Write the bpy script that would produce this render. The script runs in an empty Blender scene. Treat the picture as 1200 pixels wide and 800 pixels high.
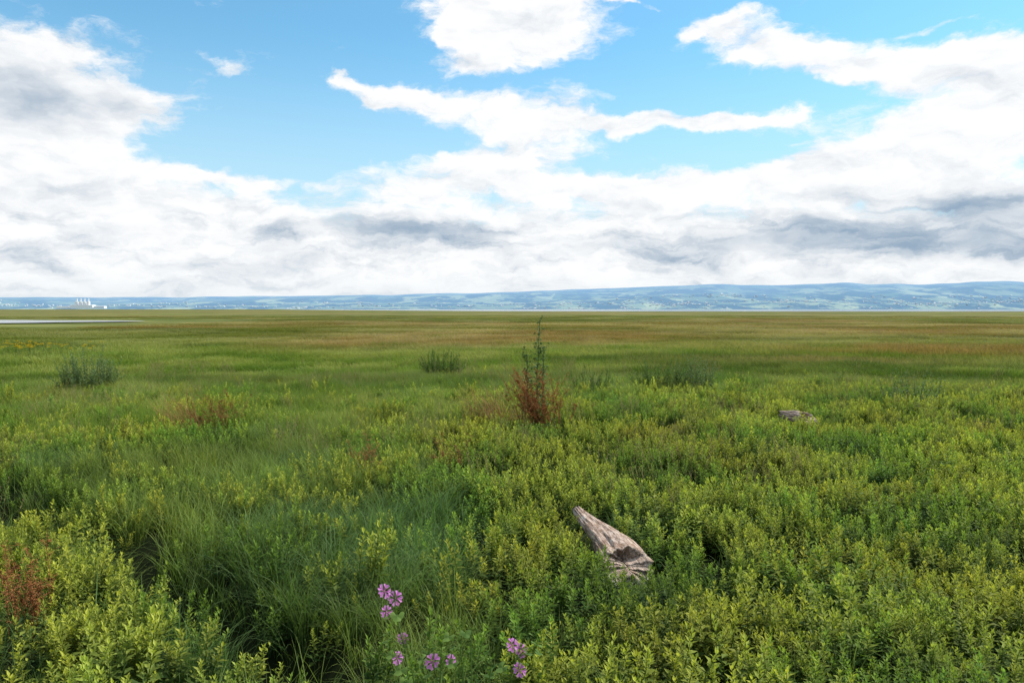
import bpy, math, random
import numpy as np
from mathutils import Vector, noise, Euler
random.seed(7)
sc = bpy.context.scene
sc.view_settings.view_transform = 'Standard'
sc.view_settings.look = 'None'
sc.view_settings.exposure = 0
Z = Vector((0, 0, 1))
U = random.uniform
CAM = (0.0, 0.0, 2.7)
SUN_EL, SUN_AZ = math.radians(50), math.radians(66)

# ---------------------------------------------------------------- node helpers
def nd(nt, typ, **kw):
    n = nt.nodes.new(typ)
    for k, v in kw.items():
        setattr(n, k, v)
    return n
def setin(nt, sock, v):
    if v is None: return
    if isinstance(v, bpy.types.NodeSocket): nt.links.new(v, sock)
    else: sock.default_value = v
def M(nt, op, a, b=None, c=None, clamp=False):
    n = nd(nt, 'ShaderNodeMath', operation=op, use_clamp=clamp)
    setin(nt, n.inputs[0], a); setin(nt, n.inputs[1], b); setin(nt, n.inputs[2], c)
    return n.outputs[0]
def VM(nt, op, a, b=None, c=None):
    n = nd(nt, 'ShaderNodeVectorMath', operation=op)
    setin(nt, n.inputs[0], a); setin(nt, n.inputs[1], b); setin(nt, n.inputs[2], c)
    return n.outputs['Value'] if op in ('DOT_PRODUCT', 'LENGTH') else n.outputs[0]
def SS(nt, v, lo, hi, a=0.0, b=1.0):
    n = nd(nt, 'ShaderNodeMapRange', interpolation_type='SMOOTHSTEP')
    setin(nt, n.inputs[0], v)
    for i, x in enumerate((lo, hi, a, b)): setin(nt, n.inputs[i + 1], x)
    return n.outputs[0]
def MIX(nt, f, a, b, mode='MIX'):
    n = nd(nt, 'ShaderNodeMix', data_type='RGBA', blend_type=mode)
    n.clamp_factor = True
    def c(v):
        return v if isinstance(v, bpy.types.NodeSocket) else (v[0], v[1], v[2], 1)
    setin(nt, n.inputs[0], f); setin(nt, n.inputs[6], c(a)); setin(nt, n.inputs[7], c(b))
    return n.outputs[2]
def NOISE(nt, vec, scale, detail=4, rough=0.55, color=False):
    n = nd(nt, 'ShaderNodeTexNoise')
    setin(nt, n.inputs['Vector'], vec)
    n.inputs['Scale'].default_value = scale
    n.inputs['Detail'].default_value = detail
    n.inputs['Roughness'].default_value = rough
    return n.outputs['Color'] if color else n.outputs['Fac']
def BLOBS(nt, P, lst):
    acc = None
    for (cx, cy, rx, ry, w) in lst:
        q = VM(nt, 'MULTIPLY_ADD', P, (1 / rx, 1 / ry, 0), (-cx / rx, -cy / ry, 0))
        q = VM(nt, 'DOT_PRODUCT', q, q)
        e = M(nt, 'POWER', 0.3679, q)
        acc = M(nt, 'MULTIPLY_ADD', e, w, acc if acc is not None else 0.0)
    return acc
def new_mat(name):
    m = bpy.data.materials.new(name); m.use_nodes = True
    nt = m.node_tree; nt.nodes.clear()
    out = nd(nt, 'ShaderNodeOutputMaterial')
    return m, nt, out
def principled(nt, color, rough=0.7, spec=0.3):
    b = nd(nt, 'ShaderNodeBsdfPrincipled')
    setin(nt, b.inputs['Base Color'], color if isinstance(color, bpy.types.NodeSocket) else (*color, 1))
    setin(nt, b.inputs['Roughness'], rough)
    b.inputs['Specular IOR Level'].default_value = spec
    return b

# ---------------------------------------------------------------- world
w = bpy.data.worlds.new("World"); sc.world = w; w.use_nodes = True
nt = w.node_tree; nt.nodes.clear()
wo = nd(nt, 'ShaderNodeOutputWorld')
sky = nd(nt, 'ShaderNodeTexSky', sky_type='NISHITA')
sky.sun_disc = False; sky.sun_elevation = SUN_EL; sky.sun_rotation = SUN_AZ
sky.air_density = 1.0; sky.dust_density = 0.6; sky.ozone_density = 1.5
tc = nd(nt, 'ShaderNodeTexCoord')
sep = nd(nt, 'ShaderNodeSeparateXYZ'); nt.links.new(tc.outputs['Generated'], sep.inputs[0])
az = M(nt, 'ARCTAN2', sep.outputs[0], sep.outputs[1])
el = M(nt, 'ARCSINE', sep.outputs[2])
cmb = nd(nt, 'ShaderNodeCombineXYZ'); setin(nt, cmb.inputs[0], az); setin(nt, cmb.inputs[1], el)
P = cmb.outputs[0]
def toang(l):
    r = []
    for (tx, ty, rx, ry, wt) in l:
        a = math.atan(tx); c = math.cos(a)
        r.append((a, math.atan(ty * c), rx * c * c, ry * c, wt))
    return r
clouds = toang([
 (-.60,.27,.13,.065,1.1),(-.46,.26,.06,.038,.9),(-.60,.18,.13,.055,1.0),(-.58,.33,.08,.018,.5),
 (-.38,.168,.12,.011,.85),(-.50,.13,.20,.035,.7),(-.36,.30,.040,.012,.65),
 (0,.35,.10,.042,1.2),(.05,.385,.07,.035,.8),(-.06,.375,.05,.03,.5),
 (-.205,.286,.022,.010,.9),(-.15,.268,.06,.014,1.0),(-.05,.30,.05,.014,.6),(-.03,.252,.10,.018,.95),
 (.13,.232,.15,.012,1.0),(.26,.235,.07,.010,.7),(.02,.212,.08,.018,.6),(-.01,.188,.10,.018,.9),(-.05,.155,.12,.020,.95),(.11,.155,.11,.014,.85),
 (.25,.350,.045,.016,1.0),(.34,.326,.08,.022,1.0),(.45,.300,.09,.025,1.0),(.59,.305,.10,.028,1.1),
 (.66,.25,.12,.06,1.1),(.53,.228,.09,.03,1.0),(.47,.185,.13,.03,1.0),(.30,.155,.17,.024,1.0),(.36,.235,.03,.009,.5),
 (.145,.38,.022,.007,.8),(.177,.373,.015,.006,.7),(.52,.350,.06,.006,.6)])
grays = toang([(-.62,.275,.12,.04,.8),(-.46,.265,.05,.02,.6),(.60,.14,.13,.024,.75),(.40,.088,.20,.028,.8),(.62,.085,.16,.030,.55),
 (-.16,.096,.075,.015,.9),(-.06,.089,.06,.016,.9),(-.29,.096,.03,.012,.7),(-.5,.06,.2,.010,.35),(.15,.07,.15,.014,.3)])
wn = NOISE(nt, VM(nt, 'MULTIPLY', P, (1, 1.5, 0)), 10, 5, .62, True)
wn = VM(nt, 'SUBTRACT', wn, (.5, .5, .5))
Pw = VM(nt, 'MULTIPLY_ADD', wn, (.14, .065, 0), P)
S = BLOBS(nt, Pw, clouds)
S = M(nt, 'MINIMUM', S, 1.2)
nv = VM(nt, 'MULTIPLY', VM(nt, 'MULTIPLY_ADD', wn, (.10, .04, 0), P), (1, 2.4, 1))
n1 = NOISE(nt, nv, 9, 8, .64)
nv2 = VM(nt, 'ADD', nv, (.01, .035, 0))
n2 = NOISE(nt, nv2, 9, 4, .58)
hb = SS(nt, el, .165, .085, 0, 1.05)
over = M(nt, 'MAXIMUM', SS(nt, el, .42, .6, 0, .45), SS(nt, M(nt, 'ABSOLUTE', az), .75, 1.0, 0, .5))
S = M(nt, 'ADD', S, M(nt, 'ADD', hb, over))
dens = M(nt, 'SUBTRACT', M(nt, 'MULTIPLY_ADD', M(nt, 'SUBTRACT', n1, .5), 2.3, S), .44)
mask = SS(nt, dens, -.20, .36)
mask = M(nt, 'MULTIPLY', mask, .98)
g = BLOBS(nt, Pw, grays)
g = M(nt, 'ADD', g, SS(nt, el, .42, .8, 0, .3))
g = M(nt, 'MULTIPLY', g, M(nt, 'MULTIPLY_ADD', M(nt, 'SUBTRACT', n1, .5), 2.4, .92))
emb = M(nt, 'MULTIPLY', M(nt, 'SUBTRACT', n2, n1), 2.0)
core = SS(nt, dens, .5, 1.3, 0, .08)
low = NOISE(nt, VM(nt, 'MULTIPLY', Pw, (1, 6, 1)), 8, 5, .6)
low = M(nt, 'MULTIPLY', SS(nt, low, .42, .7, 0, .5), SS(nt, el, .16, .09))
sh = M(nt, 'ADD', M(nt, 'ADD', g, emb), M(nt, 'ADD', core, low))
sh = SS(nt, sh, -.25, 1.45)          # soft shoulder: no flat patches inside the grey banks
ccol = MIX(nt, sh, (1.04, 1.04, 1.04), (.30, .41, .54))
ccol = MIX(nt, SS(nt, el, .06, .0, 0, .5), ccol, (.76, .83, .88))
bg1 = nd(nt, 'ShaderNodeBackground'); bg1.inputs[1].default_value = 0.115
stint = MIX(nt, 1.0, sky.outputs[0], (.84, 1.52, 1.60), 'MULTIPLY')
stint = MIX(nt, SS(nt, el, .34, .06, .06, .8), stint, (5.5, 7.3, 8.3))
nt.links.new(stint, bg1.inputs[0])
bg2 = nd(nt, 'ShaderNodeBackground'); bg2.inputs[1].default_value = 1.0
nt.links.new(ccol, bg2.inputs[0])
mx = nd(nt, 'ShaderNodeMixShader')
nt.links.new(mask, mx.inputs[0]); nt.links.new(bg1.outputs[0], mx.inputs[1]); nt.links.new(bg2.outputs[0], mx.inputs[2])
nt.links.new(mx.outputs[0], wo.inputs[0])

sd = Vector((math.sin(SUN_AZ) * math.cos(SUN_EL), math.cos(SUN_AZ) * math.cos(SUN_EL), math.sin(SUN_EL)))
sl = bpy.data.lights.new("sun", 'SUN'); sl.energy = 4.7; sl.angle = math.radians(0.6); sl.color = (1, .95, .86)
so = bpy.data.objects.new("sun", sl); sc.collection.objects.link(so)
so.rotation_euler = sd.to_track_quat('Z', 'Y').to_euler(); so.location = (0, 0, 30)

# ---------------------------------------------------------------- camera
cd = bpy.data.cameras.new("camera"); cd.lens = 28; cd.sensor_width = 36; cd.clip_end = 100000; cd.clip_start = .05
co = bpy.data.objects.new("camera", cd); sc.collection.objects.link(co)
co.location = CAM; co.rotation_euler = (math.radians(90 - 2.33), 0, 0)
sc.camera = co

# ---------------------------------------------------------------- terrain height
def sst(a, b, x):
    t = min(1, max(0, (x - a) / (b - a))); return t * t * (3 - 2 * t)
DITCH = [(-9, 12.2), (-7.2, 10.9), (-5.6, 9.4), (-3.9, 8.1), (-2.6, 6.9), (-1.9, 6.1), (-1.35, 5.5)]
def ditch_d(x, y):
    best = 99
    for (a, b), (c, d) in zip(DITCH, DITCH[1:]):
        vx, vy = c - a, d - b
        t = min(1, max(0, ((x - a) * vx + (y - b) * vy) / (vx * vx + vy * vy)))
        best = min(best, math.hypot(x - a - t * vx, y - b - t * vy))
    return best
def hz(x, y):
    r = math.hypot(x, y)
    h = 1.05 * sst(3.9, 1.8, y)
    if r < 200:
        k = sst(3, 7, r) * (1 - sst(150, 200, r))
        h += k * .11 * noise.noise(Vector((x * .35, y * .35, 1))) + k * .1 * noise.noise(Vector((x * .06, y * .08, 5)))
    if r < 16:
        h -= .36 * sst(.6, .1, ditch_d(x, y)) * sst(3.6, 5.2, y)
    return h

# ---------------------------------------------------------------- meadow colour
PATCHES = [(-1, 76, 17, 20, 1.4), (30, 50, 12, 8, 1.3), (-11, 60, 7, 8, .8), (62, 185, 24, 45, 1.2), (-30, 150, 40, 25, .7), (16, 40, 6, 3, .5), (42, 90, 20, 16, .9), (0, 130, 30, 20, .6)]
def fb(x, y, s, o, n=3):
    return noise.fractal(Vector((x * s, y * s, o)), .7, 2.0, n)
def lerp3(a, b, t): return tuple(a[i] + (b[i] - a[i]) * t for i in range(3))
def meadow_rgb(x, y):
    d = math.hypot(x, y)
    a = fb(x, y, .05, 1); b = fb(x, y, .22, 2); c = fb(x * .35, y, .018, 3, 4)
    green = lerp3((.19, .29, .045), (.38, .42, .11), sst(-.45, .45, b))
    olive = lerp3((.20, .22, .05), (.37, .35, .13), sst(-.4, .4, a))
    col = lerp3(green, olive, sst(35, 100, d))
    dk = sst(.12, .42, fb(x * .3, y, .12, 4)) * .6 * sst(24, 32, d)
    col = lerp3(col, (.075, .125, .028), dk)
    pt = sum(w_ * math.exp(-((x - cx) / rx) ** 2 - ((y - cy) / ry) ** 2) for cx, cy, rx, ry, w_ in PATCHES)
    br = min(.85, pt * sst(-.9, .1, b)); br = max(br, sst(-.05, .4, c) * .7 * sst(45, 120, d))
    return lerp3(col, lerp3((.40, .24, .10), (.54, .39, .20), sst(-.4, .4, a)), br)
gm, nt, out = new_mat("ground_marsh")
geo = nd(nt, 'ShaderNodeNewGeometry'); pos = geo.outputs['Position']; dist = VM(nt, 'LENGTH', pos)
a = NOISE(nt, pos, .05, 3, .6); c = NOISE(nt, VM(nt, 'MULTIPLY', pos, (.35, 1, 1)), .016, 4, .6)
col = MIX(nt, SS(nt, a, .4, .6), (.17, .20, .04), (.33, .32, .10))
col = MIX(nt, SS(nt, c, .50, .60, 0, .8), col, (.40, .26, .12))
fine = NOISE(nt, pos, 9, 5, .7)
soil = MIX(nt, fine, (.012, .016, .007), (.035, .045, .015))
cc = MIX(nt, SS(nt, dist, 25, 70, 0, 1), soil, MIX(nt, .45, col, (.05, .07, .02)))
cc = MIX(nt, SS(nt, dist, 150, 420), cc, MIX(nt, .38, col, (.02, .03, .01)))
streak = NOISE(nt, VM(nt, 'MULTIPLY', pos, (.25, 1, 1)), .03, 8, .7)
cc = MIX(nt, 1.0, cc, MIX(nt, SS(nt, streak, .3, .7), (.5, .55, .5), (1.2, 1.15, 1.1)), 'MULTIPLY')
b = principled(nt, cc, .95, .05); nt.links.new(b.outputs[0], out.inputs[0])
rad = [0.0] + list(np.arange(.6, 16, .17)) + list(np.geomspace(16.2, 16000, 120))
NA = 300
vs = [(0, 0, hz(0, 0))]; fs = []
for r in rad[1:]:
    for i in range(NA):
        a = 2 * math.pi * i / NA
        x, y = r * math.sin(a), r * math.cos(a)
        vs.append((x, y, hz(x, y)))
for i in range(NA): fs.append((0, 1 + (i + 1) % NA, 1 + i))
for k in range(len(rad) - 2):
    o = 1 + k * NA
    for i in range(NA):
        j = (i + 1) % NA
        fs.append((o + i, o + j, o + NA + j, o + NA + i))
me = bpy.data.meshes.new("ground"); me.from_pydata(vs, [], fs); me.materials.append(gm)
for p in me.polygons: p.use_smooth = True
ob = bpy.data.objects.new("ground", me); sc.collection.objects.link(ob)

# ---------------------------------------------------------------- mesh builder
class MB:
    def __init__(s): s.v = []; s.f = []; s.t = []; s.m = []
    def add(s, vs, fs, ts, m=0):
        o = len(s.v)
        s.v += [tuple(v) for v in vs]; s.t += list(ts)
        for f in fs: s.f.append(tuple(o + i for i in f)); s.m.append(m)
    def build(s, name, mats, link=True, loc=(0, 0, 0), smooth=False):
        me = bpy.data.meshes.new(name); me.from_pydata(s.v, [], s.f)
        for m in mats: me.materials.append(m)
        me.polygons.foreach_set('material_index', s.m)
        a = me.attributes.new('tint', 'FLOAT', 'POINT'); a.data.foreach_set('value', s.t)
        if smooth:
            for p in me.polygons: p.use_smooth = True
        ob = bpy.data.objects.new(name, me); ob.location = loc
        if link: sc.collection.objects.link(ob)
        return ob
def leaf(mb, p, d, L, W, droop, t, m=0, fold=.25, t2=None):
    d = d.normalized(); side = d.cross(Z)
    if side.length < .05: side = Vector((1, 0, 0))
    side.normalize(); n = side.cross(d)
    mid = p + d * L * .45
    tip = p + d * L - Z * droop * L
    mb.add([p, mid + side * W / 2 + n * fold * W, mid, mid - side * W / 2 + n * fold * W, tip],
           [(0, 1, 2), (0, 2, 3), (1, 4, 2), (2, 4, 3)], [t] * 4 + [t if t2 is None else t2], m)
def blade(mb, p, h, L, W, e0, bend, segs, t0, t1, m=0):
    hd = Vector((math.cos(h), math.sin(h), 0)); sd_ = Vector((-math.sin(h), math.cos(h), 0))
    tw = U(-.6, .6); sd_ = (sd_ * math.cos(tw) + hd * math.sin(tw))
    vs = []; ts = []; q = Vector(p)
    for i in range(segs + 1):
        f = i / segs; wd = W * (1 - f ** 1.8) * .5
        if i < segs: vs += [q - sd_ * wd, q + sd_ * wd]; ts += [t0 + (t1 - t0) * f] * 2
        else: vs.append(q.copy()); ts.append(t1)
        e = e0 - bend * (f ** 1.3)
        q = q + (hd * math.cos(e) + Z * math.sin(e)) * (L / segs)
    fs = [(2 * i, 2 * i + 1, 2 * i + 3, 2 * i + 2) for i in range(segs - 1)] + [(2 * segs - 2, 2 * segs - 1, 2 * segs)]
    mb.add(vs, fs, ts, m); return q
def tube(mb, pts, r0, r1, t=.3, m=0, n=4):
    vs = []; ts = []
    K = len(pts)
    for i, p in enumerate(pts):
        d = (pts[min(i + 1, K - 1)] - pts[max(i - 1, 0)]).normalized()
        a = d.cross(Vector((.3, .9, .1))).normalized(); b = d.cross(a)
        r = r0 + (r1 - r0) * i / (K - 1)
        for j in range(n):
            th = 2 * math.pi * j / n
            vs.append(p + (a * math.cos(th) + b * math.sin(th)) * r); ts.append(t)
    fs = [(i * n + j, i * n + (j + 1) % n, (i + 1) * n + (j + 1) % n, (i + 1) * n + j) for i in range(K - 1) for j in range(n)]
    mb.add(vs, fs, ts, m)
def curve_pts(p, h, lean, H, n, wob=.02):
    out = []
    for i in range(n + 1):
        f = i / n
        out.append(Vector((p[0] + math.cos(h) * lean * f ** 1.6 + U(-wob, wob) * f, p[1] + math.sin(h) * lean * f ** 1.6 + U(-wob, wob) * f, p[2] + H * f)))
    return out
def at(pts, f):
    x = f * (len(pts) - 1); i = min(int(x), len(pts) - 2); return pts[i].lerp(pts[i + 1], x - i)

def foliage_mat(name, lo, hi, trans=.4, rough=.6, inst=False, hue=.02, spec=.15):
    m, nt, out = new_mat(name)
    at_ = nd(nt, 'ShaderNodeAttribute', attribute_name='tint')
    if inst:
        ic = nd(nt, 'ShaderNodeAttribute', attribute_name='icol', attribute_type='INSTANCER')
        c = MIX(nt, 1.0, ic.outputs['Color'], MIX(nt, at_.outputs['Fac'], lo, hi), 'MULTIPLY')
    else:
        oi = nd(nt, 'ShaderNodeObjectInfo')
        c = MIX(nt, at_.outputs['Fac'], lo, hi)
        hs = nd(nt, 'ShaderNodeHueSaturation')
        setin(nt, hs.inputs['Value'], M(nt, 'MULTIPLY_ADD', oi.outputs['Random'], .3, .85))
        setin(nt, hs.inputs['Color'], c)
        c = hs.outputs[0]
    pb = principled(nt, c, rough, spec)
    tr = nd(nt, 'ShaderNodeBsdfTranslucent')
    setin(nt, tr.inputs[0], MIX(nt, 1.0, c, (1.15, 1.2, .6), 'MULTIPLY'))
    ms = nd(nt, 'ShaderNodeMixShader'); ms.inputs[0].default_value = trans
    nt.links.new(pb.outputs[0], ms.inputs[1]); nt.links.new(tr.outputs[0], ms.inputs[2])
    nt.links.new(ms.outputs[0], out.inputs[0])
    return m
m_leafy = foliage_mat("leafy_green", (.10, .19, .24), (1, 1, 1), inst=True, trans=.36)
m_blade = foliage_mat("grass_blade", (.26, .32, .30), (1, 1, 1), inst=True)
m_far = foliage_mat("meadow_blade", (.40, .47, .37), (1, 1, 1), inst=True, spec=.05, rough=.8)
m_seed = foliage_mat("grass_seed", (.22, .20, .08), (.46, .33, .20), trans=.3)
m_rust = foliage_mat("dock_rust", (.20, .09, .03), (.45, .18, .07), trans=.25)
m_rust2 = foliage_mat("brown_grass", (.20, .12, .04), (.42, .22, .08), trans=.3)
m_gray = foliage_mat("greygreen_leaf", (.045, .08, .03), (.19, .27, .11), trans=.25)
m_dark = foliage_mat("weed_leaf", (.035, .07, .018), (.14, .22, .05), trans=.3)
m_yel = foliage_mat("ragwort_flower", (.6, .43, .02), (.85, .62, .03), trans=.2)
m_pink = foliage_mat("mallow_petal", (.55, .09, .48), (.86, .36, .82), trans=.4)
m_pale = foliage_mat("pale_floret", (.4, .3, .25), (.75, .6, .6), trans=.2)
m_mallow = foliage_mat("mallow_leaf", (.07, .15, .03), (.22, .33, .07), trans=.35)

# ---------------------------------------------------------------- plant prototypes
def leafy_clump(n, H=.46, seed=0):
    random.seed(seed); mb = MB()
    for s in range(n):
        r = U(.04, .17) if s else 0; a = U(0, 6.28)
        p = (r * math.cos(a), r * math.sin(a), -.02)
        h = H * U(.62, 1.12)
        pts = curve_pts(p, a, U(.0, .14), h, 4, .01)
        tube(mb, pts, .004, .002, .25, n=3)
        nl = 32; ph = U(0, 6)
        for i in range(nl):
            f = .25 + .75 * (i / (nl - 1)) ** .8
            ang = ph + i * 2.4
            e = math.radians(-8 + 62 * f ** 2.2 + U(-18, 18))
            L = (.085 * (1 - f) + .034) * U(.75, 1.25)
            d = Vector((math.cos(ang) * math.cos(e), math.sin(ang) * math.cos(e), math.sin(e)))
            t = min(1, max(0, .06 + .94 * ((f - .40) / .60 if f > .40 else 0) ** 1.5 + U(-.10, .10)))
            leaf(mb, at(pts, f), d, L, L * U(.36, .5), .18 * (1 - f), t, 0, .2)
        for k in range(3):
            f = U(.5, .85); q = at(pts, f); ang = U(0, 6.28)
            tp = curve_pts(q, ang, .05, U(.05, .10), 2, .004)
            for i in range(7):
                g_ = .2 + .8 * i / 6; a2 = i * 2.4 + ang
                e = math.radians(5 + 60 * g_)
                d = Vector((math.cos(a2) * math.cos(e), math.sin(a2) * math.cos(e), math.sin(e)))
                L = U(.022, .038)
                leaf(mb, at(tp, g_), d, L, L * .5, .1, min(1, .15 + .8 * f * g_ + U(-.1, .15)), 0, .2)
    return mb.build("leafy_plant", [m_leafy], link=False)
def grass_tuft(n, R, L0, L1, W, mat, seed, bias=1.0, segs=5, seeds=0):
    random.seed(seed); mb = MB()
    for i in range(n):
        r = R * math.sqrt(random.random()); a = U(0, 6.28)
        hd = a if random.random() > bias else random.gauss(-.3, .9)
        L = U(L0, L1)
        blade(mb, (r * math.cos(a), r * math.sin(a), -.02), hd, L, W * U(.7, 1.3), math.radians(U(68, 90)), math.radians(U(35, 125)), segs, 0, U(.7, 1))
    for i in range(seeds):
        r = R * math.sqrt(random.random()); a = U(0, 6.28); hh = L1 * U(.95, 1.35)
        pts = curve_pts((r * math.cos(a), r * math.sin(a), 0), U(-1, .6), U(.05, .25), hh, 5)
        tube(mb, pts, .0018, .001, .1, 1, 3)
        for k in range(12):
            f = .72 + .28 * k / 11; an = U(0, 6.28)
            leaf(mb, at(pts, f), Vector((math.cos(an) * .5, math.sin(an) * .5, .8)), U(.02, .045), .007, .1, U(.3, 1), 1)
    return mb.build("grass_tuft", [mat, m_seed], link=False)
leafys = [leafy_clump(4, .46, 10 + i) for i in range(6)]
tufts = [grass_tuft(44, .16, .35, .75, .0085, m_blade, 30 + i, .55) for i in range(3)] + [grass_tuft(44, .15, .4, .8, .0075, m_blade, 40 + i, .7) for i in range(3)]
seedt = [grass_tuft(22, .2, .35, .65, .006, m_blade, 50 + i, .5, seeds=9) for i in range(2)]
fart = [grass_tuft(90, .6, .22, .50, .018, m_far, 60 + i, .4, 3) for i in range(4)]

def scatter(name, pts, protos):
    """pts: list of (x,y,z, rx,ry,rz, sxy, sz, idx, (r,g,b))"""
    me = bpy.data.meshes.new(name); me.from_pydata([p[:3] for p in pts], [], [])
    ar = me.attributes.new('rot', 'FLOAT_VECTOR', 'POINT'); ar.data.foreach_set('vector', [c for p in pts for c in p[3:6]])
    as_ = me.attributes.new('scl', 'FLOAT_VECTOR', 'POINT'); as_.data.foreach_set('vector', [c for p in pts for c in (p[6], p[6], p[7])])
    ai = me.attributes.new('idx', 'INT', 'POINT'); ai.data.foreach_set('value', [p[8] for p in pts])
    ac = me.attributes.new('icol', 'FLOAT_VECTOR', 'POINT'); ac.data.foreach_set('vector', [c for p in pts for c in p[9]])
    ob = bpy.data.objects.new(name, me); sc.collection.objects.link(ob)
    ng = bpy.data.node_groups.new(name, 'GeometryNodeTree')
    ng.interface.new_socket('Geometry', in_out='INPUT', socket_type='NodeSocketGeometry')
    ng.interface.new_socket('Geometry', in_out='OUTPUT', socket_type='NodeSocketGeometry')
    gi = ng.nodes.new('NodeGroupInput'); go = ng.nodes.new('NodeGroupOutput')
    iop = ng.nodes.new('GeometryNodeInstanceOnPoints'); jn = ng.nodes.new('GeometryNodeJoinGeometry')
    for o in protos:
        oi = ng.nodes.new('GeometryNodeObjectInfo'); oi.inputs['Object'].default_value = o; oi.inputs['As Instance'].default_value = True
        ng.links.new(oi.outputs['Geometry'], jn.inputs[0])
    def na(nm, dt):
        n = ng.nodes.new('GeometryNodeInputNamedAttribute'); n.data_type = dt; n.inputs['Name'].default_value = nm
        return n.outputs['Attribute']
    ng.links.new(gi.outputs[0], iop.inputs['Points']); ng.links.new(jn.outputs[0], iop.inputs['Instance'])
    iop.inputs['Pick Instance'].default_value = True
    ng.links.new(na('idx', 'INT'), iop.inputs['Instance Index'])
    ng.links.new(na('rot', 'FLOAT_VECTOR'), iop.inputs['Rotation'])
    ng.links.new(na('scl', 'FLOAT_VECTOR'), iop.inputs['Scale'])
    ng.links.new(iop.outputs[0], go.inputs[0])
    md = ob.modifiers.new('scatter', 'NODES'); md.node_group = ng
    return ob

# ---------------------------------------------------------------- layout
LOGA, LOGB = (1.14, 7.75), (.84, 9.5)
LOG2 = (6.05, 16.5)
def seg_d(x, y, a, b):
    vx, vy = b[0] - a[0], b[1] - a[1]
    t = min(1, max(0, ((x - a[0]) * vx + (y - a[1]) * vy) / (vx * vx + vy * vy)))
    return math.hypot(x - a[0] - t * vx, y - a[1] - t * vy)
def nz(x, y, s, o=0): return noise.noise(Vector((x * s, y * s, o)))
BROWN = [(-6.1, 16.6, .8), (.62, 16.6, .8), (-3.75, 6.15, .35), (-2.2, 12.4, .35), (-.95, 12.2, .3), (-.5, 17.3, .6)]
def clear_f(x, y):
    """0..1 plant size factor around the driftwood and the open ditch"""
    d = seg_d(x, y, (1.15, 7.5), LOGB)
    if d < .19: return 0
    f = .52 + .48 * sst(.19, .65, d)
    d2 = math.hypot(x - LOG2[0], y - LOG2[1] + .15)
    if d2 < .2: return 0
    f *= .7 + .3 * sst(.3, 1.0, d2)
    for (bx_, by_, br_) in BROWN:
        f *= .55 + .45 * sst(br_ * .5, br_ * 1.3, math.hypot(x - bx_, y - by_))
    dd = ditch_d(x, y)
    wd = .27 + .14 * nz(x, y, 1.1, 3)
    if dd < wd and y > 4: return 0
    return f
def leafy_prob(x, y):
    D = math.hypot(x, y)
    n = nz(x, y, .35, 9); n2 = nz(x, y, .9, 4)
    t = x / max(y, .1)
    p = 1.0
    if t < -.06:
        p = .5 + .45 * sst(.7, .0, D - 5.5 + 0) + .6 * n
        if y > 9: p = .48 + 1.1 * n
    dd = ditch_d(x, y)
    side = (x - (-2.6)) + (y - 6.9) * .9
    if side > 0 and dd < 1.3: p = min(p, .2 + .5 * max(0, n2))
    if side < 0 and y < 9: p = .75 + .6 * n2
    p *= 1 - sst(16, 28, y + 3.0 * n - 2.5 * sst(0, .5, t))
    p -= .45 * max(0, n2 - .08)
    return p
def vary(c, x, y, s=.9):
    k = (.82 + .36 * random.random()) * (1 + .28 * nz(x, y, .7, 31) + .18 * nz(x, y, .2, 32)); h = U(-.06, .06) + .16 * nz(x, y, .5, 33)
    return (c[0] * k * (1 + h), c[1] * k, c[2] * k * (1 - h))
random.seed(3)
AZM = math.radians(41)
P1 = []; P2 = []; P3 = []
def rand_pt(d0, d1):
    a = U(-AZM, AZM); r = math.sqrt(U(d0 * d0, d1 * d1))
    return r * math.sin(a), r * math.cos(a)
for _ in range(15500):
    x, y = rand_pt(3.4, 29)
    if y < 3.4: continue
    if random.random() > leafy_prob(x, y): continue
    if y > 16 and random.random() < .3: continue
    c = clear_f(x, y)
    if c == 0: continue
    s = c * U(.66, 1.22) * (1 + .4 * nz(x, y, .9, 2))
    base = lerp3((.50, .52, .08), (.27, .40, .06), sst(-.12, .3, nz(x, y, .6, 14) + U(-.15, .15)))
    P1.append((x, y, hz(x, y), U(-.16, .16), U(-.16, .16), U(0, 6.28), s, s * (1 + .3 * nz(x, y, 1.7, 8)), random.randrange(6), vary(base, x, y)))
for _ in range(15000):
    x, y = rand_pt(3.2, 30)
    if y < 3.2: continue
    lp = leafy_prob(x, y); c = clear_f(x, y)
    if c == 0: continue
    if random.random() < lp * .82: continue
    s = c * U(.75, 1.15) * (.74 if lp > .7 else .95) * (1 + .3 * nz(x, y, .6, 12))
    if y > 10: s *= .85
    blue = nz(x, y, .3, 20) > .0 and y < 14
    idx = (3 if blue else 0) + random.randrange(3)
    base = (.22, .33, .10) if blue else (.31, .40, .09)
    base = lerp3(base, meadow_rgb(x, y), sst(12, 24, y))
    P2.append((x, y, hz(x, y), U(-.1, .1), U(-.1, .1), random.gauss(0, .8) if y < 12 else U(0, 6.28), s, s, idx, vary(base, x, y)))
for _ in range(1300):
    x, y = rand_pt(9, 34)
    if nz(x, y, .22, 33) + .35 * sst(.25, -.1, abs(x / y)) < .10 or clear_f(x, y) < .9: continue
    s = U(.7, 1.1)
    P3.append((x, y, hz(x, y), U(-.1, .1), U(-.1, .1), U(0, 6.28), s, s, random.randrange(2), vary((.32, .38, .10), x, y)))
P4 = []
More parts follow.
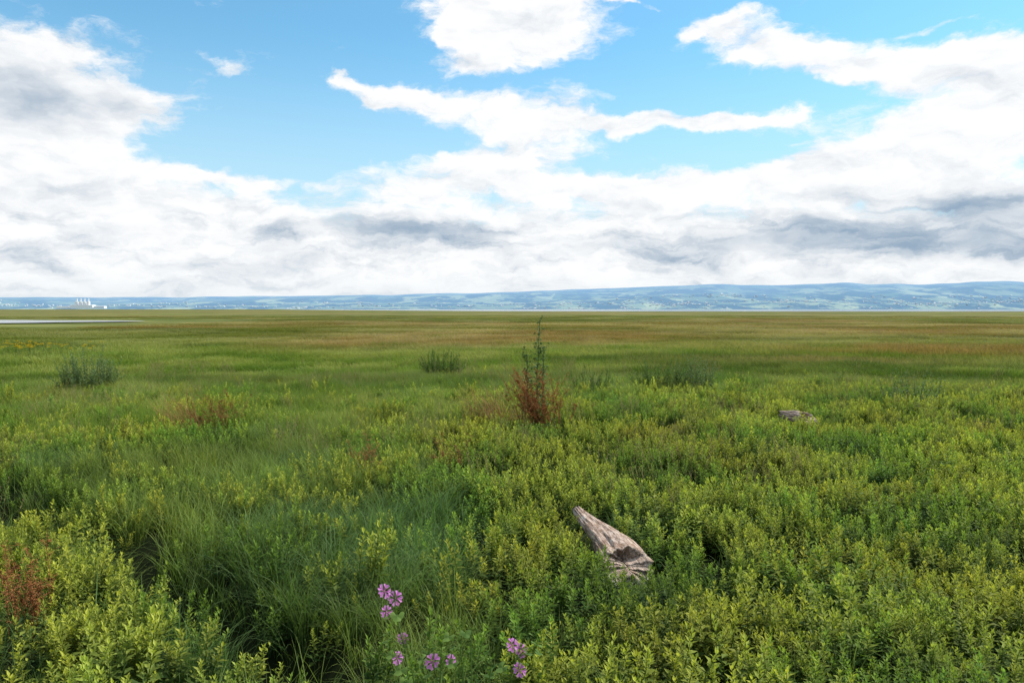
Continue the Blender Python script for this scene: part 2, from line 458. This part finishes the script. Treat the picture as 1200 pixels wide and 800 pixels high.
for _ in range(21000):
    a = U(-AZM, AZM); r = math.exp(U(math.log(18), math.log(330)))
    x, y = r * math.sin(a), r * math.cos(a)
    if -195 < x < -60 and 105 < y < 215: continue
    k = min(5, max(1, r / 32)) * U(.7, 1.2)
    z_ = U(.6, 1.2) * (1 + .6 * nz(x, y, .05, 7)) * (1.0 if r < 60 else .8)
    if r > 150: z_ *= .6
    c = meadow_rgb(x, y); q = U(.82, 1.18)
    P4.append((x, y, hz(x, y), 0, 0, U(0, 6.28), k, z_, random.randrange(4), (c[0] * q, c[1] * q, c[2] * q)))
scatter("leafy_plants", P1, leafys)
scatter("tall_grass", P2, tufts)
scatter("seeding_grass", P3, seedt)
scatter("meadow_grass", P4, fart)
print("COUNTS", len(P1), len(P2), len(P3), len(P4))

# ---------------------------------------------------------------- individual plants
def place(mb, name, mats, x, y):
    return mb.build(name, mats, loc=(x, y, hz(x, y)))
def dock(name, x, y, H, R, n, seed, lean=0.3, mat=None, seedsz=1.0):
    random.seed(seed); mb = MB()
    for s in range(n):
        r = R * .7 * random.random(); a = U(0, 6.28)
        pts = curve_pts((r * math.cos(a), r * math.sin(a), 0), U(0, 6.28) if random.random() < .5 else U(2.6, 3.6), R * U(.1, .9) * (1 + lean), H * U(.5, 1.05), 7)
        tube(mb, pts, .005, .002, .4, 0, 4)
        for b_ in range(6):
            f0 = U(.35, .95); q = at(pts, f0)
            tw = curve_pts(q, U(0, 6.28), U(.05, .12), U(.06, .24) * (1.3 - f0), 4)
            for k in range(26):
                an = U(0, 6.28); o = at(tw, random.random())
                leaf(mb, o, Vector((math.cos(an), math.sin(an), U(-.5, .8))), U(.012, .026) * seedsz, .012 * seedsz, .1, U(.0, 1))
        for k in range(46):
            an = U(0, 6.28); o = at(pts, U(.4, 1)) + Vector((U(-.02, .02), U(-.02, .02), 0))
            leaf(mb, o, Vector((math.cos(an), math.sin(an), U(-.5, .8))), U(.014, .03) * seedsz, .013 * seedsz, .1, U(.0, 1))
        for k in range(3):
            an = U(0, 6.28)
            leaf(mb, at(pts, U(.05, .4)), Vector((math.cos(an), math.sin(an), .5)), U(.12, .22), .04, .5, U(0, 1), 1)
    return place(mb, name, [mat or m_rust, m_dark], x, y)
dock("dock_plant", .62, 16.6, 1.5, .72, 60, 5, seedsz=1.4)
dock("dock_plant", -6.1, 16.6, .95, .8, 28, 6, mat=m_rust2, seedsz=1.3)
dock("dock_plant", -3.75, 6.15, .86, .3, 16, 8, seedsz=.9)
dock("dock_plant", -2.2, 12.4, .76, .4, 10, 9, mat=m_rust2, seedsz=1.1)
dock("dock_plant", -.95, 12.2, .76, .35, 9, 12, mat=m_rust2, seedsz=1.1)
def brown_tuft(x, y, seed, n=120, H=.9):
    random.seed(seed); mb = MB()
    for i in range(n):
        r = .45 * math.sqrt(random.random()); a = U(0, 6.28)
        blade(mb, (r * math.cos(a), r * math.sin(a), 0), random.gauss(2.9, .7), H * U(.5, 1.1), .010, 1.45, U(.6, 1.8), 5, 0, U(.3, 1))
    place(mb, "dry_grass_tuft", [m_rust2], x, y)
brown_tuft(-.55, 17.2, 1, 150, 1.3); brown_tuft(-6.8, 16.3, 2, 150, 1.1); brown_tuft(-.1, 16.8, 3, 110, 1.3)
def shrub(x, y, H, R, n, seed, mat, leafL=.07, nl=46, name="shrub"):
    random.seed(seed); mb = MB()
    for s in range(n):
        a = U(0, 6.28); r = R * .7 * math.sqrt(random.random()); k = random.random()
        pts = curve_pts((r * math.cos(a), r * math.sin(a), 0), a + U(-1.2, 1.2), R * .5 * k, H * U(.55, 1.08) * (1 - .35 * k * k) * (1 - .35 * (r / R)), 6, .04)
        tube(mb, pts, .006, .002, .2, 0, 3)
        for i in range(nl):
            f = .08 + .92 * i / (nl - 1); an = i * 2.4 + s
            e = math.radians(U(-10, 30) + 45 * f * f)
            d = Vector((math.cos(an) * math.cos(e), math.sin(an) * math.cos(e), math.sin(e)))
            L = leafL * U(.6, 1.3) * (1.25 - .6 * f)
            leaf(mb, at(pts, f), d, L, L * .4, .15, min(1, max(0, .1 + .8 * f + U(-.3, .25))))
    return place(mb, name, [mat], x, y)
shrub(-13.1, 24.6, 1.65, 1.0, 100, 1, m_gray, .12)
shrub(-2.8, 32, 1.25, 1.0, 50, 2, m_dark, .12)
shrub(4.6, 25, 1.3, .9, 50, 3, m_dark, .11)
shrub(5.7, 25.4, 1.4, .9, 45, 4, m_gray, .11)
shrub(2.5, 24.5, 1.1, .8, 36, 5, m_dark, .10)
shrub(9.9, 19.6, 1.5, .8, 24, 6, m_gray, .11, 30)
shrub(10.6, 20.2, 1.25, .5, 14, 7, m_gray, .10, 30)
# tall thistle
def thistle(x, y, H, seed):
    random.seed(seed); mb = MB()
    for (hx, hh) in ((0, H), (.14, H * .74), (-.2, H * .66)):
        pts = curve_pts((hx, U(-.1, .1), 0), U(0, 6), .08, hh, 12, .02)
        tube(mb, pts, .014, .006, .3, 0, 5)
        for i in range(80):
            f = .05 + .93 * i / 79; an = i * 2.4
            e = math.radians(U(10, 50)); L = (.24 * (1 - f) + .10) * U(.7, 1.2)
            d = Vector((math.cos(an) * math.cos(e), math.sin(an) * math.cos(e), math.sin(e)))
            q = at(pts, f); leaf(mb, q, d, L, L * .34, .25, U(.4, 1))
            for k in range(2):
                d2 = d + Vector((U(-.7, .7), U(-.7, .7), U(-.1, .3))); leaf(mb, q + d * L * (.3 + .25 * k), d2, L * .35, L * .14, .1, U(.4, 1))
        for b_ in range(16):
            f = U(.55, 1); q = at(pts, f); tw = curve_pts(q, U(0, 6.28), U(.05, .14), U(.08, .22), 3, .005)
            tube(mb, tw, .005, .003, .4, 0, 3)
            for k in range(12):
                an = U(0, 6.28); leaf(mb, tw[-1], Vector((math.cos(an) * .6, math.sin(an) * .6, U(.2, 1))), .055, .035, 0, U(.4, 1))
    place(mb, "thistle_plant", [m_gray], x, y)
thistle(.56, 18.2, 2.4, 4)
# yellow ragwort patch
random.seed(2); mb = MB()
for s in range(60):
    p = (random.gauss(0, 1.6), random.gauss(0, 1.2), 0)
    pts = curve_pts(p, U(0, 6), .05, U(.6, .95), 4); tube(mb, pts, .005, .003, .3, 0, 3)
    for i in range(14):
        an = U(0, 6); leaf(mb, at(pts, U(.1, .8)), Vector((math.cos(an), math.sin(an), .3)), .12, .03, .2, U(.2, .8), 0)
    for k in range(14):
        c = pts[-1] + Vector((U(-.1, .1), U(-.1, .1), U(-.03, .04)))
        for j in range(6):
            an = j * 1.05; leaf(mb, c, Vector((math.cos(an), math.sin(an), .3)), .04, .024, 0, U(.4, 1), 1)
place(mb, "ragwort_patch", [m_dark, m_yel], -26.2, 43)

# mallow with pink flowers
random.seed(21); mb = MB()
def flower(c, nrm, R, t0=.0):
    nrm = nrm.normalized(); a = nrm.cross(Vector((.2, .1, 1))).normalized(); b = nrm.cross(a)
    cup = U(.15, .45)
    for k in range(5):
        th = 2 * math.pi * k / 5 + t0 + U(-.1, .1); Rk = R * U(.88, 1.08)
        def pt(r, da, up): return c + (a * math.cos(th + da) + b * math.sin(th + da)) * r + nrm * up
        vs = [pt(.0, 0, 0), pt(Rk * .45, -.30, Rk * cup), pt(Rk * .45, .30, Rk * cup), pt(Rk * .45, 0, Rk * cup * .8), pt(Rk * .92, -.54, Rk * cup), pt(Rk * .92, .54, Rk * cup * 1.2), pt(Rk * .84, 0, Rk * cup), pt(Rk * 1.05, -.26, Rk * cup * .7), pt(Rk * 1.05, .26, Rk * cup * .6)]
        mb.add(vs, [(0, 1, 3), (0, 3, 2), (1, 4, 7, 3), (3, 7, 6), (3, 6, 8), (3, 8, 5, 2)], [.0, .7, .7, .4, 1, 1, .8, 1, 1], 1)
    for k in range(7):
        leaf(mb, c, nrm + Vector((U(-.25, .25), U(-.25, .25), U(-.25, .25))), R * .45, R * .12, 0, 1, 2)
def mleaf(c, ang, R, t):
    n = Vector((math.cos(ang) * .5, math.sin(ang) * .5, 1)).normalized()
    a = n.cross(Vector((math.sin(ang), -math.cos(ang), .1))).normalized(); b = n.cross(a)
    vs = [c]; K = 20
    for k in range(K + 1):
        th = -2.6 + 5.2 * k / K
        r = R * (.62 + .38 * abs(math.cos(th * 1.5))) * U(.94, 1.06)
        vs.append(c + (a * math.cos(th) + b * math.sin(th)) * r + n * (.12 * R * math.cos(th * 3)))
    mb.add(vs, [(0, i, i + 1) for i in range(1, K + 1)], [t * .5] + [t] * (K + 1), 0)
FL = [(-.485, 1.63, 2.98), (-.475, 1.565, 2.95), (-.415, 1.45, 2.98), (-.30, 1.375, 2.95), (-.235, 1.365, 2.98), (.03, 1.395, 3.0), (.025, 1.335, 2.96), (-.43, 1.40, 2.92), (-.455, 1.575, 3.05), (.0, 1.37, 3.1)]
bx, by = -.22, 2.85
bz = hz(bx, by)
stems = [(-.46, 3.0, 1.66), (-.40, 2.96, 1.47), (-.27, 2.96, 1.40), (.03, 2.98, 1.42), (-.15, 3.0, 1.47), (-.08, 2.9, 1.38), (.12, 2.96, 1.34), (-.34, 2.92, 1.34), (-.19, 2.95, 1.52), (-.12, 3.05, 1.40)]
for (sx, sy, sz) in stems:
    b0 = Vector((bx + U(-.08, .08), by + U(-.05, .05), bz - .02)); e0 = Vector((sx, sy, sz))
    pts = [b0.lerp(e0, i / 8) + Vector((U(-.008, .008), U(-.008, .008), .08 * math.sin(math.pi * i / 8))) for i in range(9)]
    tube(mb, pts, .0045, .002, .5, 0, 5)
    for k in range(13):
        f = U(.15, .95); q = at(pts, f); an = U(0, 6.28); L = U(.04, .09)
        e_ = q + Vector((math.cos(an) * L, math.sin(an) * L, .03)); tube(mb, [q, q.lerp(e_, .5) + Z * .008, e_], .0016, .0012, .5, 0, 3)
        mleaf(e_, an, U(.02, .04) * (1.25 - .5 * f), U(.3, 1))
    for k in range(7):
        q = at(pts, U(.8, 1)) + Vector((U(-.012, .012), U(-.012, .012), 0))
        for j in range(5):
            leaf(mb, q, Vector((U(-.6, .6), U(-.6, .6), 1)), .016, .009, 0, U(.5, 1), 0)
for (fx, fz, fy) in FL:
    c = Vector((fx, fy, fz))
    q = min((Vector((s[0], s[1], s[2])) for s in stems), key=lambda v: (v - c).length)
    tube(mb, [q - Z * .04, q.lerp(c, .6) - Z * .015, c - Z * .004], .0018, .0012, .5, 0, 3)
    flower(c, Vector((U(-.5, .9), -.8, U(.2, .9))), U(.023, .031), U(0, 6))
mb.build("mallow_plant", [m_mallow, m_pink, m_pale])

# ---------------------------------------------------------------- driftwood
wm, nt, out = new_mat("weathered_wood")
tcn = nd(nt, 'ShaderNodeTexCoord'); ov = tcn.outputs['Object']
fib = NOISE(nt, VM(nt, 'MULTIPLY', ov, (9, 1.0, 9)), 5, 8, .7)
blo = NOISE(nt, ov, 6, 5, .65)
at_ = nd(nt, 'ShaderNodeAttribute', attribute_name='tint')
c = MIX(nt, SS(nt, fib, .36, .62), (.17, .095, .06), (.66, .50, .40))
c = MIX(nt, SS(nt, blo, .52, .66, 0, .7), c, (.26, .15, .09))
c = MIX(nt, SS(nt, blo, .45, .33, 0, .7), c, (.72, .63, .55))
c = MIX(nt, at_.outputs['Fac'], c, MIX(nt, fib, (.50, .38, .28), (.86, .80, .72)))
bmp = nd(nt, 'ShaderNodeBump'); bmp.inputs['Strength'].default_value = 1.0; bmp.inputs['Distance'].default_value = .025
setin(nt, bmp.inputs['Height'], M(nt, 'ADD', fib, M(nt, 'MULTIPLY', blo, .6)))
b = principled(nt, c, .85, .2); nt.links.new(bmp.outputs[0], b.inputs['Normal']); nt.links.new(b.outputs[0], out.inputs[0])
def driftwood(name, A, B, rA, rB, seed, zA, zB, hollow=True, flat=.85):
    random.seed(seed); mb = MB(); A = Vector((*A, zA)); B = Vector((*B, zB))   # A near broken end, B splintered tip
    K, n = 44, 72; L = (B - A).length
    def ring(s, rs, back=0, tint=0):
        vs = []; ts = []
        for j in range(n):
            th = 2 * math.pi * j / n
            r = rB + (rA - rB) * (1 - s) ** .85
            r *= 1 + .22 * noise.noise(Vector((math.cos(th) * 1.2, math.sin(th) * 1.2, s * 2.6 + seed))) + .20 * noise.noise(Vector((math.cos(th) * 4.5, math.sin(th) * 4.5, s * 1.8 + seed)))
            r *= rs
            jag = .10 * noise.noise(Vector((math.cos(th) * 2, math.sin(th) * 2, seed + 9))) + .07 * noise.noise(Vector((math.cos(th) * 6, math.sin(th) * 6, seed)))
            yy = s * L + jag * (abs(1 - 2 * s) ** 3) * (3.0 if s > .5 else 1) + back
            # broken obliquely: the top is torn away further back than the underside
            yy += (1 - s) ** 3 * (math.sin(th) * .16)
            vs.append(Vector((r * math.cos(th) * 1.1 + .03 * math.sin(s * 5), yy, r * math.sin(th) * flat)))
            ts.append(tint * (.25 + .75 * sst(.2, -.5, math.sin(th))))
        return vs, ts
    seq = [(i / K, 1, 0, 0.0) for i in range(K, -1, -1)]
    if hollow: seq += [(0, .96, -.012, 1), (0, .88, -.01, 1), (0, .80, .01, .3), (0, .6, .0, .1), (0, .4, .03, .1), (0, .2, .01, .0), (0, .02, .02, .0)]
    else: seq += [(0, .9, -.01, .5), (0, .7, .02, .1), (0, .02, .04, .0)]
    seq = [(1, .05, .02, .2)] + seq
    vs = []; ts = []; fs = []
    for (s, rs, bk, t) in seq:
        v_, t_ = ring(s, rs, bk, t); vs += v_; ts += t_
    for k in range(len(seq) - 1):
        for j in range(n): fs.append((k * n + j, k * n + (j + 1) % n, (k + 1) * n + (j + 1) % n, (k + 1) * n + j))
    mb.add(vs, fs, ts)
    ob = mb.build(name, [wm], smooth=True, loc=A)
    ob.rotation_euler = (B - A).to_track_quat('Y', 'Z').to_euler()
    return ob
zl = hz(*LOGA)
driftwood("driftwood_log", LOGA, LOGB, .245, .05, 3, zl + .15, hz(*LOGB) + .31, flat=.62)
zl = hz(*LOG2)
driftwood("driftwood_log", (LOG2[0] + .10, LOG2[1] - .1), (LOG2[0] - .12, LOG2[1] + .6), .16, .10, 7, zl + .38, zl + .38, False)

# ---------------------------------------------------------------- water
wt, nt, out = new_mat("estuary_water")
b = principled(nt, (.10, .12, .12), .12, .5)
geo = nd(nt, 'ShaderNodeNewGeometry')
bm = nd(nt, 'ShaderNodeBump'); bm.inputs['Strength'].default_value = .25
setin(nt, bm.inputs['Height'], NOISE(nt, geo.outputs['Position'], 1.2, 3)); nt.links.new(bm.outputs[0], b.inputs['Normal'])
nt.links.new(b.outputs[0], out.inputs[0])
def sheet(name, poly, z, mat):
    me = bpy.data.meshes.new(name); me.from_pydata([(x, y, z) for x, y in poly], [], [tuple(range(len(poly)))]); me.materials.append(mat)
    o = bpy.data.objects.new(name, me); sc.collection.objects.link(o); return o
pool = []
for i in range(60):
    th = 2 * math.pi * i / 60
    r = 1 + .22 * noise.noise(Vector((math.cos(th) * 1.5, math.sin(th) * 1.5, 2)))
    pool.append((-124 + 44 * math.cos(th) * r, 160 + 23 * math.sin(th) * r))
sheet("marsh_pool", pool, .18, wt)
near = [(x, 900 + 160 * noise.noise(Vector((x * .0012, 0, 4))) + max(0, -x) * 2.6) for x in range(-1100, 6200, 60)]
sheet("estuary", near + [(7200, 6900), (-1800, 6900)], .12, wt)

# ---------------------------------------------------------------- far hills
hm, nt, out = new_mat("hazy_hills")
geo = nd(nt, 'ShaderNodeNewGeometry'); pos = geo.outputs['Position']
s = nd(nt, 'ShaderNodeSeparateXYZ'); nt.links.new(pos, s.inputs[0])
vor = nd(nt, 'ShaderNodeTexVoronoi'); setin(nt, vor.inputs['Vector'], VM(nt, 'MULTIPLY', pos, (1, .55, 0))); vor.inputs['Scale'].default_value = .0030
sv = nd(nt, 'ShaderNodeSeparateColor'); nt.links.new(vor.outputs['Color'], sv.inputs[0])
fc = MIX(nt, sv.outputs[0], (.14, .24, .24), (.40, .46, .33))
wood = SS(nt, NOISE(nt, VM(nt, 'MULTIPLY', pos, (1, .7, 0)), .0028, 6, .72), .46, .52)
c = MIX(nt, wood, fc, (.075, .145, .205))
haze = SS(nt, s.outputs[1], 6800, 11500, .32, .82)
c = MIX(nt, haze, c, (.22, .35, .50))  # aerial haze painted into the base colour, stronger with distance
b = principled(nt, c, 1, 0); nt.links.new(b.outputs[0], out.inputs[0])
skx = [-.95, -.64, -.43, -.21, -.04, .05, .16, .27, .32, .43, .64, .95]
skh = [14, 13, 14, 16, 19, 21, 26, 29, 27.5, 29.5, 31, 29]
def hh(x, y):
    tx = x / y
    top = np.interp(tx, skx, skh) / 933 * 11000
    top *= 1 + .10 * noise.noise(Vector((tx * 9, 0, 3))) + .05 * noise.noise(Vector((tx * 30, 0, 8)))
    r = sst(6950, 11000, y)
    h = top * (r ** 1.1) * (1 - .3 * sst(11000, 13500, y))
    h += (22 + 40 * max(0, tx)) * sst(6950, 7500, y) * (1 - r) * (1 + noise.noise(Vector((x * .0009, y * .0012, 0))))
    h += 60 * r * (1 - r) * noise.noise(Vector((x * .0006, y * .0010, 6))) * 3
    return max(h, -2) - 1.0 * (y < 6960)
NX, NY = 420, 44
vs = []; fs = []
for j in range(NY):
    y = 6900 + 6500 * j / (NY - 1)
    for i in range(NX):
        x = y * (-1.25 + 2.5 * i / (NX - 1)); vs.append((x, y, hh(x, y)))
for j in range(NY - 1):
    for i in range(NX - 1): fs.append((j * NX + i, j * NX + i + 1, (j + 1) * NX + i + 1, (j + 1) * NX + i))
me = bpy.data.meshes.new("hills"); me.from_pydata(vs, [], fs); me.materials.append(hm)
for p in me.polygons: p.use_smooth = True
o = bpy.data.objects.new("hills", me); sc.collection.objects.link(o)
# far shore town: many small houses as one object
tm, nt, out = new_mat("distant_walls")
at_ = nd(nt, 'ShaderNodeAttribute', attribute_name='tint')
b = principled(nt, MIX(nt, at_.outputs['Fac'], (.34, .40, .44), (.84, .85, .86)), .8, .2); nt.links.new(b.outputs[0], out.inputs[0])
def house(mb, x, y, z, w_, d_, h_, t, roof=.35):
    v = [(x - w_, y - d_, z), (x + w_, y - d_, z), (x + w_, y + d_, z), (x - w_, y + d_, z), (x - w_, y - d_, z + h_), (x + w_, y - d_, z + h_), (x + w_, y + d_, z + h_), (x - w_, y + d_, z + h_), (x - w_, y, z + h_ * (1 + roof)), (x + w_, y, z + h_ * (1 + roof))]
    mb.add(v, [(0, 1, 5, 4), (1, 2, 6, 5), (2, 3, 7, 6), (3, 0, 4, 7), (4, 5, 9, 8), (7, 8, 9, 6), (4, 8, 7), (5, 6, 9)], [t] * 8 + [t * .7] * 2)
random.seed(5); mb = MB()
for cl in range(60):
    ty = U(7050, 8600); tx = U(-.75, .75) * ty
    for k in range(random.randrange(5, 22)):
        x = tx + random.gauss(0, 220); y = ty + random.gauss(0, 130)
        if y < 7010: continue
        house(mb, x, y, hh(x, y), U(3, 12), 6, U(4, 8), random.random())
mb.build("distant_town", [tm])
# power station on the far shore
ps = bpy.data.objects.new("power_station", None); sc.collection.objects.link(ps); ps.location = (-3780, 7020, 8)
def part(name, mb):
    o = mb.build(name, [tm]); o.parent = ps
mb = MB(); house(mb, 0, 0, 0, 100, 30, 30, 1, .08); house(mb, -170, 10, 0, 55, 25, 18, .9, .1); house(mb, 155, 0, 0, 45, 25, 20, .9, .1); part("turbine_hall", mb)
mb = MB()
for k in range(4): house(mb, -50 + 34 * k, -5, 26, 11, 12, 34, 1, .05)
part("boiler_houses", mb)
mb = MB()
for k in range(4): tube(mb, [Vector((-50 + 34 * k, 0, 55)), Vector((-50 + 34 * k, 0, 88))], 6, 5, 1, 0, 10)
part("chimneys", mb)
